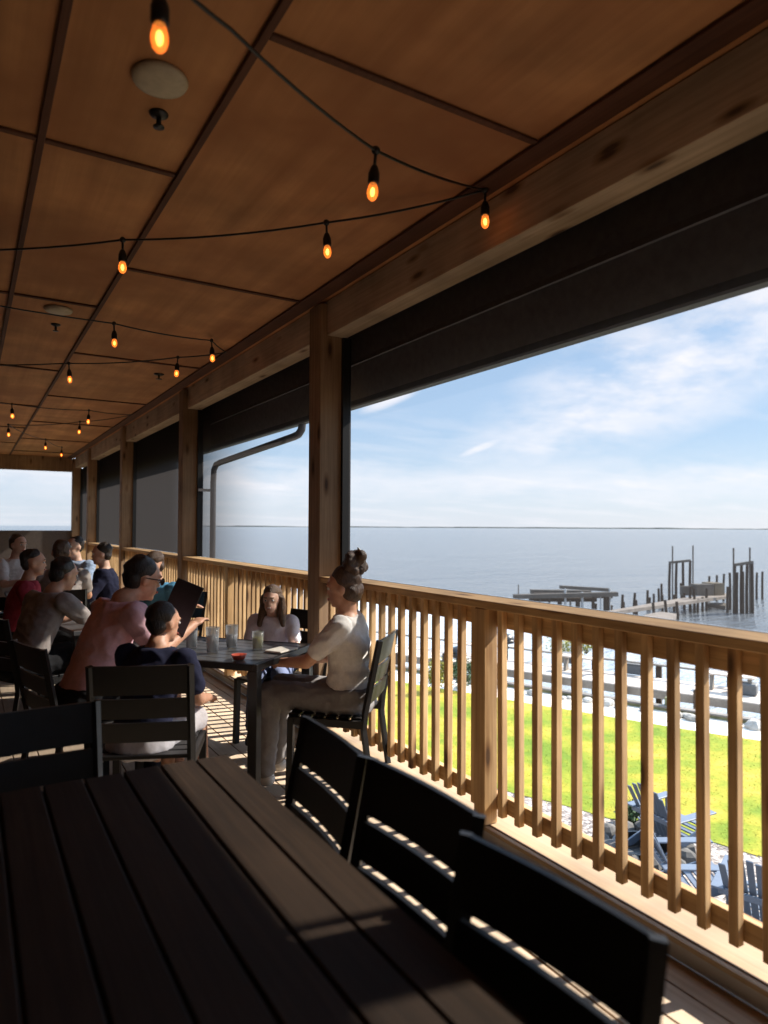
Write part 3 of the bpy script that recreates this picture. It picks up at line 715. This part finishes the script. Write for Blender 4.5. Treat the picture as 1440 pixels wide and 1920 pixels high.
# lawn material
def lawnmat():
    m, nt, b, out = newmat('lawn_grass'); v = mapped(nt, (1,1,1), 'World')
    n1 = ntex(nt, v, .75, 6, .62); n2 = ntex(nt, v, 14, 5, .7)
    r = ramp(nt, [(.36, (.10,.15,.012)), (.47, (.17,.19,.016)), (.56, (.26,.22,.024)), (.68, (.36,.24,.05))]); nt.links.new(n1, r.inputs[0])
    r2 = ramp(nt, [(.3, (.78,.80,.78)), (.7, (1.1,1.1,1.1))]); nt.links.new(n2, r2.inputs[0])
    nt.links.new(mixc(nt, 1.0, r.outputs[0], r2.outputs[0], 'MULTIPLY'), b.inputs['Base Color']); b.inputs['Roughness'].default_value = .9; b.inputs['Specular IOR Level'].default_value = .15
    bump(nt, b, n2, .5, .02); return m
LAWN = lawnmat()
def gravelmat():
    m, nt, b, out = newmat('gravel'); v = mapped(nt, (1,1,1), 'World')
    vo = nt.nodes.new('ShaderNodeTexVoronoi'); vo.inputs['Scale'].default_value = 16; nt.links.new(v, vo.inputs['Vector'])
    sp_ = nt.nodes.new('ShaderNodeSeparateColor'); nt.links.new(vo.outputs['Color'], sp_.inputs[0])
    r = ramp(nt, [(.1, (.09,.075,.068)), (.5, (.21,.175,.155)), (.95, (.40,.35,.31))]); nt.links.new(sp_.outputs[0], r.inputs[0])
    nt.links.new(r.outputs[0], b.inputs['Base Color']); b.inputs['Roughness'].default_value = .9
    bp = bump(nt, b, vo.outputs['Distance'], .9, .03); bp.invert = True; return m
GRAVEL = gravelmat()
def strip(name, q0, q1, z, mat, s0=-60, s1=60, n=1):
    m = MB(); m.add([sq(s0,q0,z), sq(s1,q0,z), sq(s1,q1,z), sq(s0,q1,z)], [(0,1,2,3)])
    return struct(m.build(name, mat))
strip('ground', -60, q_near, G-.008, GRAVEL)
# lawn with a ragged near edge
m = MB(); n = 240
edge = [(-60+120*k/n, q_near + .18*noise.noise(V((k*.35,0,0))) + .10*noise.noise(V((k*1.3,5,0)))) for k in range(n+1)]
far = [(-60+120*k/n, 0 + .12*noise.noise(V((k*.3,9,0)))) for k in range(n+1)]
m.add([sq(s,q,G) for s,q in edge]+[sq(s,q,G) for s,q in far], [(k,k+1,n+2+k,n+1+k) for k in range(n)])
struct(m.build('lawn', LAWN))
strip('beach', q_near-.3, q_wall+.2, G-.014, SANDM)
# grass blades
gm = MB(); rg = random.Random(5)
for _ in range(30000):
    s = rg.uniform(-10, 14); q = rg.uniform(q_near-.1, .1); p = sq(s, q, G-.005)
    h = rg.uniform(.02,.045); a = rg.uniform(0, 6.28); wd = V((math.cos(a), math.sin(a), 0))*.008; ln = V((rg.uniform(-.06,.06), rg.uniform(-.06,.06), h*.6))
    gm.add([p-wd, p+wd, p+ln], [(0,1,2)])
tag(gm.build('grass', LAWN), 'short sunlit yellow green grass on the lawn', 'grass', kind='stuff')
# seabed edge and water
struct(MB().add([sq(-60,q_wall+.2,G-.015), sq(60,q_wall+.2,G-.015), sq(60,q_wall+.9,-4.4), sq(-60,q_wall+.9,-4.4)], [(0,1,2,3)]).build('bank', SANDM))
def watermat():
    m, nt, b, out = newmat('bay_water')
    b.inputs['Base Color'].default_value = (.19,.215,.24,1); b.inputs['Roughness'].default_value = .12; b.inputs['IOR'].default_value = 1.33
    v = mapped(nt, (.35,1.0,1), 'World'); n1 = ntex(nt, v, 1.6, 4, .6); n2 = ntex(nt, mapped(nt, (.05,.12,1), 'World'), 1.0, 4, .6)
    h = math_n(nt, 'ADD', n1, math_n(nt, 'MULTIPLY', n2, 3.0))
    bump(nt, b, h, 1.0, .25); return m
struct(MB().add([sq(-9000,q_wall-.5,WZ), sq(9000,q_wall-.5,WZ), sq(9000,9000,WZ), sq(-9000,9000,WZ)], [(0,1,2,3)]).build('water', watermat()))
# far shore: low wooded land
m = MB(); n = 260; rs = random.Random(4)
fz = plain('far_trees', (.05,.07,.05), .95)
def sh(k, q, hh): return sq(-7500+15000*k/n, q, hh)
vs_ = []
for k in range(n+1):
    h = 6 + 9*noise.noise(V((k*.09,0,0))) + 5*noise.noise(V((k*.6,2,0)))
    vs_ += [sh(k,4800,WZ-1), sh(k,4810,WZ+h), sh(k,5200,WZ+h), sh(k,5400,WZ-1)]
fs_ = []
for k in range(n):
    for j in range(3): fs_.append((k*4+j, k*4+j+1, k*4+4+j+1, k*4+4+j))
struct(m.add(vs_, fs_).build('far_shore', fz))

# bulkhead and boardwalk parallel to the shore
def along(par, name, s0, s1, q0, q1, z0, z1, mat, bev=.01):
    m = MB(); M4 = Matrix((SD, SN, V((0,0,1)))).transposed().to_4x4(); M4.translation = O
    m.box((s0,q0,z0),(s1,q1,z1), M4); return m.build(name, mat, par, bevel=bev, world=par is not None)
bk = empty('bulkhead', sq(0,q_wall,G), 0, 'low mossy timber bulkhead between the sand and the shallow water', 'bulkhead')
along(bk, 'wall_board', -30, 30, q_wall, q_wall+.08, -3.9, G+.06, MOSS)
along(bk, 'cap_board', -30, 30, q_wall-.06, q_wall+.16, G+.062, G+.11, WEATH)
for k in range(-7, 9): along(bk, 'post', k*1.8, k*1.8+.16, q_wall+.082, q_wall+.24, -4.2, G+.06+.12*((k*7) % 3), MOSS, .015)
q_b = Q(1200, 1287, -2.85)
bw_ = empty('boardwalk', sq(0,q_b,-2.9), 0, 'weathered low boardwalk running along the shore beyond the bulkhead', 'boardwalk')
along(bw_, 'deck_planks', -30, 30, q_b, q_b+1.5, -2.93, -2.87, PIERW)
along(bw_, 'side_beam', -30, 30, q_b-.07, q_b-.005, -3.10, -2.88, WEATH)
along(bw_, 'lower_rail', -30, 30, q_b+1.505, q_b+1.58, -3.1, -2.89, WEATH)
along(bw_, 'hand_rail', -30, 5, q_b+1.45, q_b+1.60, -2.52, -2.47, WEATH)
for k in range(-8, 9):
    along(bw_, 'post', k*1.9+.7, k*1.9+.86, q_b+1.585, q_b+1.74, -4.2, -2.525 if k < 3 else -2.6, PILE, .02)
    along(bw_, 'post', k*1.9+.2, k*1.9+.36, q_b-.24, q_b-.075, -4.2, -2.80+.1*((k*5) % 3), PILE, .02)
for i, (px, py) in enumerate(((1190,1262),(1395,1300),(1070,1242))):
    p = pz(px, py, -2.86); bx = MB().box((-.32,-.22,0),(.32,.22,.30)).build('dock_box', plain('dock_box_grey', (.08,.08,.08), .7), bevel=.03)
    bx.location = p + V((0,0,-.005)); bx.rotation_euler = (0,0,math.atan2(SD.y,SD.x)); tag(bx, ['small dark dock box at the middle of the boardwalk', 'dark dock box at the right end of the boardwalk', 'dark dock box on the boardwalk near the yellow shrub'][i], 'box', 'dark boxes on the boardwalk')

ROCKP = plain('shore_rock', (.30,.28,.25), .95, 0, .4, 4, bmp=.5)
rrk = random.Random(12)
for k in range(34):
    sz = rrk.uniform(.10, .26); m = MB().ell((0,0,0), (sz, sz*rrk.uniform(.6,.9), sz*rrk.uniform(.45,.7)), n=9, m=6)
    for v in m.v: v *= 1+.3*noise.noise(v*6+V((k*2.0,0,0)))
    o = m.build('shore_rock', ROCKP); tag(o, 'rough grey rock lying along the mossy bulkhead', 'rock', 'rocks along the bulkhead')
    s_ = rrk.uniform(-7, 9); o.location = sq(s_, q_wall - .22 - rrk.random()*.25, G-.014+sz*.25); o.rotation_euler = (0,0,rrk.uniform(0,6))
for k in range(3):
    s_ = -3.5+4.1*k; t = empty('dock_bench', sq(s_, q_b+.9, -2.87), 0, ['plain weathered bench toward the left end of the boardwalk', 'plain weathered bench in the middle of the boardwalk', 'plain weathered bench toward the right end of the boardwalk'][k], 'bench', 'benches on the boardwalk')
    along(t, 'seat', s_-.6, s_+.6, q_b+.75, q_b+1.1, -2.45, -2.40, PIERW)
    for e_ in (-.5, .42): along(t, 'leg', s_+e_, s_+e_+.08, q_b+.8, q_b+1.05, -2.869, -2.451, WEATH)
# shrubs of leaf clumps
LEAFY = plain('shrub_leaf_yellow', (.22,.20,.03), .8, 0, .4, 4); LEAFD = plain('shrub_leaf_dark', (.03,.06,.015), .8, 0, .4, 4); STEM = plain('stem_wood', (.10,.07,.04), .9)
def shrub(p, r, h, mat, lab, seed, n=900):
    t = empty('shrub', p, 0, lab, 'shrub'); rr = random.Random(seed); m = MB()
    cl = [V((rr.gauss(0,r*.45), rr.gauss(0,r*.45), rr.uniform(.25,1)*h)) for _ in range(14)]
    for _ in range(n):
        c = rr.choice(cl) + V((rr.gauss(0,r*.2), rr.gauss(0,r*.2), rr.gauss(0,h*.12))); c.z = max(.02, c.z)
        d = V((rr.gauss(0,1), rr.gauss(0,1), rr.gauss(0,1))).normalized()*.045; e_ = V((rr.gauss(0,1), rr.gauss(0,1), rr.gauss(0,1))).normalized()*.03
        m.add([c-d, c+e_, c+d, c-e_], [(0,1,2,3)])
    m.build('foliage', mat, t)
    st = MB(); [st.tube([(0,0,0), c*.6, c], [.012,.008,.004], 5) for c in cl]; st.build('stems', STEM, t)
shrub(pz(1065,1232,-3.1), .9, .9, LEAFY, 'yellow green marsh shrub behind the boardwalk', 1)
shrub(pz(1100,1226,-3.1), .6, .7, LEAFY, 'smaller yellow marsh shrub at the right of the other', 8, 600)
shrub(pz(1185,1545,G), .22, .32, LEAFD, 'small dark green plant at the lawn edge beside the blue chair', 2, 500)
shrub(pz(870,1290,G), .45, .7, LEAFD, 'dark green shrub seen between balusters left of the newel post', 3, 800)
shrub(pz(815,1298,G), .35, .8, LEAFY, 'pale green shrub at the far edge of the lawn', 4, 800)
for i,(px,py,lab) in enumerate(((858,1262,'black pedestal grill beyond the lawn, left of the newel post'),(950,1232,'black pedestal grill beyond the boardwalk, right of the newel post'))):
    g = empty('grill', pz(px, py+12, G), 0, lab, 'grill'); BM = BLACK
    MB().cap((0,0,0),(0,0,.7),.05,.05).build('pedestal', BM, g, smooth=True); MB().ell((0,0,.8),(.28,.2,.18)).build('lid', BM, g, smooth=True); MB().lathe([(.02,.62),(.24,.68),(.28,.78),(.02,.79)]).build('bowl', BM, g, smooth=True)

# adirondack chairs
AD = plain('pale_blue_plastic', (.085,.105,.14), .45, 0, .08)
def adirondack():
    t = empty('adirondack_chair')
    m = MB()
    for k in range(6): 
        y = .28-.095*k; z = .36-.035*k; m.bar((-.26,y,z),(.26,y,z),.085,.022)
    m.build('seat', AD, t, bevel=.004)
    m = MB()
    for k in range(7):
        x = (k-3)*.078; top = .98-.012*(k-3)**2*1.0; fan = 1+.16
        y0, z0 = -.20, .20; y1, z1 = -.56, top
        m.bar((x,y0,z0),(x*fan,y1,z1),.070,.02, up=(0,1,.4))
    m.build('backrest', AD, t, bevel=.004)
    for s in (-1,1):
        MB().bar((s*.34,-.48,.56),(s*.36,.36,.58),.14,.024).build('armrest', AD, t, bevel=.006)
        MB().bar((s*.33,.30,0),(s*.33,.28,.565),.09,.03, up=(1,0,0)).build('front_leg', AD, t, bevel=.004)
        MB().bar((s*.29,.30,.33),(s*.29,-.62,.04),.03,.11).build('rear_leg', AD, t, bevel=.004)
    MB().bar((-.33,-.43,.53),(.33,-.43,.53),.04,.07).build('back_brace', AD, t, bevel=.004)
    return t
ap = adirondack()
fdir = (R0*1.0 + V((F.x,F.y,0))*.30).normalized()
for i, (px, py, rot, lab) in enumerate(((1262,1590,10,'pale blue garden chair farthest out on the gravel, by the lawn edge'),(1300,1690,-20,'pale blue garden chair in the middle of the three'),(1425,1745,35,'pale blue garden chair nearest the porch, lower right'))):
    o = ap if i == 0 else copy_tree(ap); o.location = pz(px, py, G-.008); o.rotation_euler = (0,0,ang(fdir)+R(rot)); tag(o, lab, 'garden chair', 'pale blue garden chairs on the gravel')
# fire pit stones
ROCK = plain('dark_rock', (.07,.065,.06), .95, 0, .4, 5, bmp=.6)
fp = pz(1205, 1600, G-.01)
t = empty('fire_pit', fp, 0, 'ring of dark rocks round a fire pit behind the garden chairs', 'fire pit')
for k in range(11):
    a = 2*math.pi*k/11; rr = random.Random(k); m = MB().ell((0,0,0), (.16+rr.random()*.06,.13+rr.random()*.04,.11+rr.random()*.06), n=9, m=6)
    for v in m.v: v *= 1+.25*noise.noise(v*7+V((k,0,0)))
    o = m.build('rock', ROCK, t, smooth=False); o.location = (math.cos(a)*.55, math.sin(a)*.55, .09); o.rotation_euler = (0,0,rr.random()*6)
MB().lathe([(.38,.0),(.40,.14),(.36,.14),(.34,.03),(.01,.03)], n=20).build('pit_bowl', BLACK, t)

# ------------------------------------------------------------------ piers in the bay
def zz(x, y): return 960 + x/3, 1000 + y/3
pier = empty('pier', pz(1300,1130,WZ), 0, 'long derelict pier of dark pilings and pale planks on the right', 'pier')
DZ = -2.85
def slab(name, pts, z, th, mat, par):
    ps = [pz(*zz(*p), z) for p in pts]; m = MB(); n = len(ps)
    m.add(ps + [p - V((0,0,th)) for p in ps], [tuple(range(n)), tuple(range(2*n-1, n-1, -1))] + [(k, (k+1)%n, (k+1)%n+n, k+n) for k in range(n)])
    return m.build(name, mat, par, world=True)
slab('walkway', [(440,458),(1215,352),(1215,336),(940,366),(560,432)], DZ, .18, PIERW, pier)
slab('platform', [(680,487),(800,505),(925,480),(925,452),(835,440),(760,455)], DZ+.03, .16, PIERW, pier)
def pile(px, top, base, r=.11, par=None, name='piling', mat=PILE):
    X, B = zz(px, base); p = pz(X, B, WZ); q = pz(X, zz(0, top)[1], WZ)
    # height from the difference of the two sight lines at that distance
    D = (p-CAM).dot(F); T = pd(X, zz(0, top)[1], D); h = T.z
    lean = V((random.uniform(-.06,.06), random.uniform(-.06,.06), 0))
    return MB().tube([p+V((0,0,-1.2)), p.lerp(V((p.x,p.y,h)), .5), V((p.x,p.y,h))+lean], [r*1.08, r, r*.92], 9).build(name, mat, par, smooth=False, world=True)
for px, top, base in ((545,365,478),(555,405,478),(620,345,480),(629,385,478),(687,335,468),(701,375,470),(762,320,432),(774,360,430),(798,340,400),(798,390,512),(826,310,402),(842,283,402),(847,345,438),
        (868,375,516),(912,345,440),(932,385,522),(954,280,370),(970,335,430),(1002,300,440),(1027,310,445),(1045,370,446),(1072,360,440),(1094,310,436),(1108,240,380),(1152,235,380),(1190,228,380),
        (1212,300,448),(1228,222,430),(1265,220,450),(1300,215,452),(1376,220,372),(1408,215,372),(455,375,470),(470,395,470)):
    pile(px, top, base, .078, pier)
def frame(cols, top, base, poles, ptop, par, r=.13):
    tops = []
    for i, c in enumerate(cols):
        tp = top[0] + (top[1]-top[0])*i/(len(cols)-1); pile(c, tp, base, .09, par, 'lift_post')
        X, B = zz(c, base); D = (pz(X, B, WZ)-CAM).dot(F); tops.append(pd(X, zz(0, tp)[1], D))
    MB().bar(tops[0]-SD*.0, tops[-1], .22, .16).build('lift_beam', WEATH, par, world=True)
    for c, pt in zip(poles, ptop): 
        X, B = zz(c, base); D = (pz(X, B, WZ)-CAM).dot(F); p = pd(X, B, D); T = pd(X, zz(0, pt)[1], D)
        MB().tube([p, T], .05, 6).build('pole', WEATH, par, world=True)
frame((885,923,963,1001), (165,153), 385, (903,1018), (72,68), pier)
frame((1250,1290,1321,1353), (178,162), 450, (1246,1338), (82,80), pier)
# shed like box and bench on the pier
def crate(name, x0, x1, y0, y1, base, th, mat, par):
    D = (pz(*zz((x0+x1)/2, base), DZ)-CAM).dot(F)
    a, b = pd(*zz(x0, y1), D), pd(*zz(x1, y1), D+.2); h = (pd(*zz(x0, y0), D)-a).z
    a.z = DZ; b.z = DZ
    m = MB(); n_ = V((0,0,1)).cross((b-a).normalized())*th
    m.add([a,b,b+n_,a+n_]+[v+V((0,0,h)) for v in (a,b,b+n_,a+n_)], [(0,1,2,3),(4,5,6,7),(0,1,5,4),(1,2,6,5),(2,3,7,6),(3,0,4,7)]); return m.build(name, mat, par, world=True)
crate('locker', 1142, 1196, 272, 340, 350, 1.2, wood('locker_wood', (.26,.21,.15), (.34,.28,.2), 'Z', knots=False), pier)
crate('bench_wall', 1040, 1138, 275, 338, 352, .8, WEATH, pier)
crate('side_rack', 960, 1036, 280, 332, 350, .3, WEATH, pier)
slab('lower_float', [(1100,400),(1200,408),(1205,392),(1105,388)], WZ+.25, .2, WEATH, pier)
# boat lift to the left
bl = empty('boat_lift', pz(1060,1150,WZ), 0, 'sagging boat lift of dark beams and pale posts left of the pier', 'boat lift')
DB = 37.0
def bb(name, x0, y0, x1, y1, w_, h_, mat, dd=0): MB().bar(pd(*zz(x0,y0), DB+dd), pd(*zz(x1,y1), DB+dd), w_, h_).build(name, mat, bl, world=True)
bb('long_beam', 10,356, 590,341, .5,.22, WEATH); bb('long_beam', 100,372, 470,372, .5,.20, PILE, .7); bb('cross_beam', 105,328, 440,334, .4,.24, WEATH, 1.6)
bb('cross_beam', 120,348, 560,350, .4,.26, PILE, 1.0); bb('top_beam', 270,302, 545,318, .35,.18, WEATH, 2.2); bb('top_beam', 105,326, 272,322, .3,.12, WEATH, 2.6)
for x0,y0,y1,r,mm in ((300,312,440,.06,WHITEP),(395,330,450,.07,WHITEP),(550,312,460,.05,WHITEP),(498,345,450,.035,WHITEP),(115,360,430,.10,PILE),(268,380,440,.12,PILE),(370,380,450,.12,PILE),(158,372,425,.05,WEATH),(210,372,430,.05,WEATH),(328,375,440,.05,WEATH),(36,290,400,.03,WEATH),(525,360,440,.11,PILE),(540,362,440,.09,PILE),(458,350,420,.07,PILE)):
    a = pd(*zz(x0,y0), DB); b = pd(*zz(x0,y1), DB); MB().tube([V((a.x,a.y,min(b.z,WZ-.8))), a], r, 8).build('lift_post', mm, bl, world=True)

# ------------------------------------------------------------------ render settings
scene.cycles.use_denoising = True
scene.cycles.max_bounces = 10; scene.cycles.diffuse_bounces = 5; scene.cycles.transparent_max_bounces = 16
scene.cycles.sample_clamp_indirect = 8
scene.cycles.caustics_reflective = False; scene.cycles.caustics_refractive = False
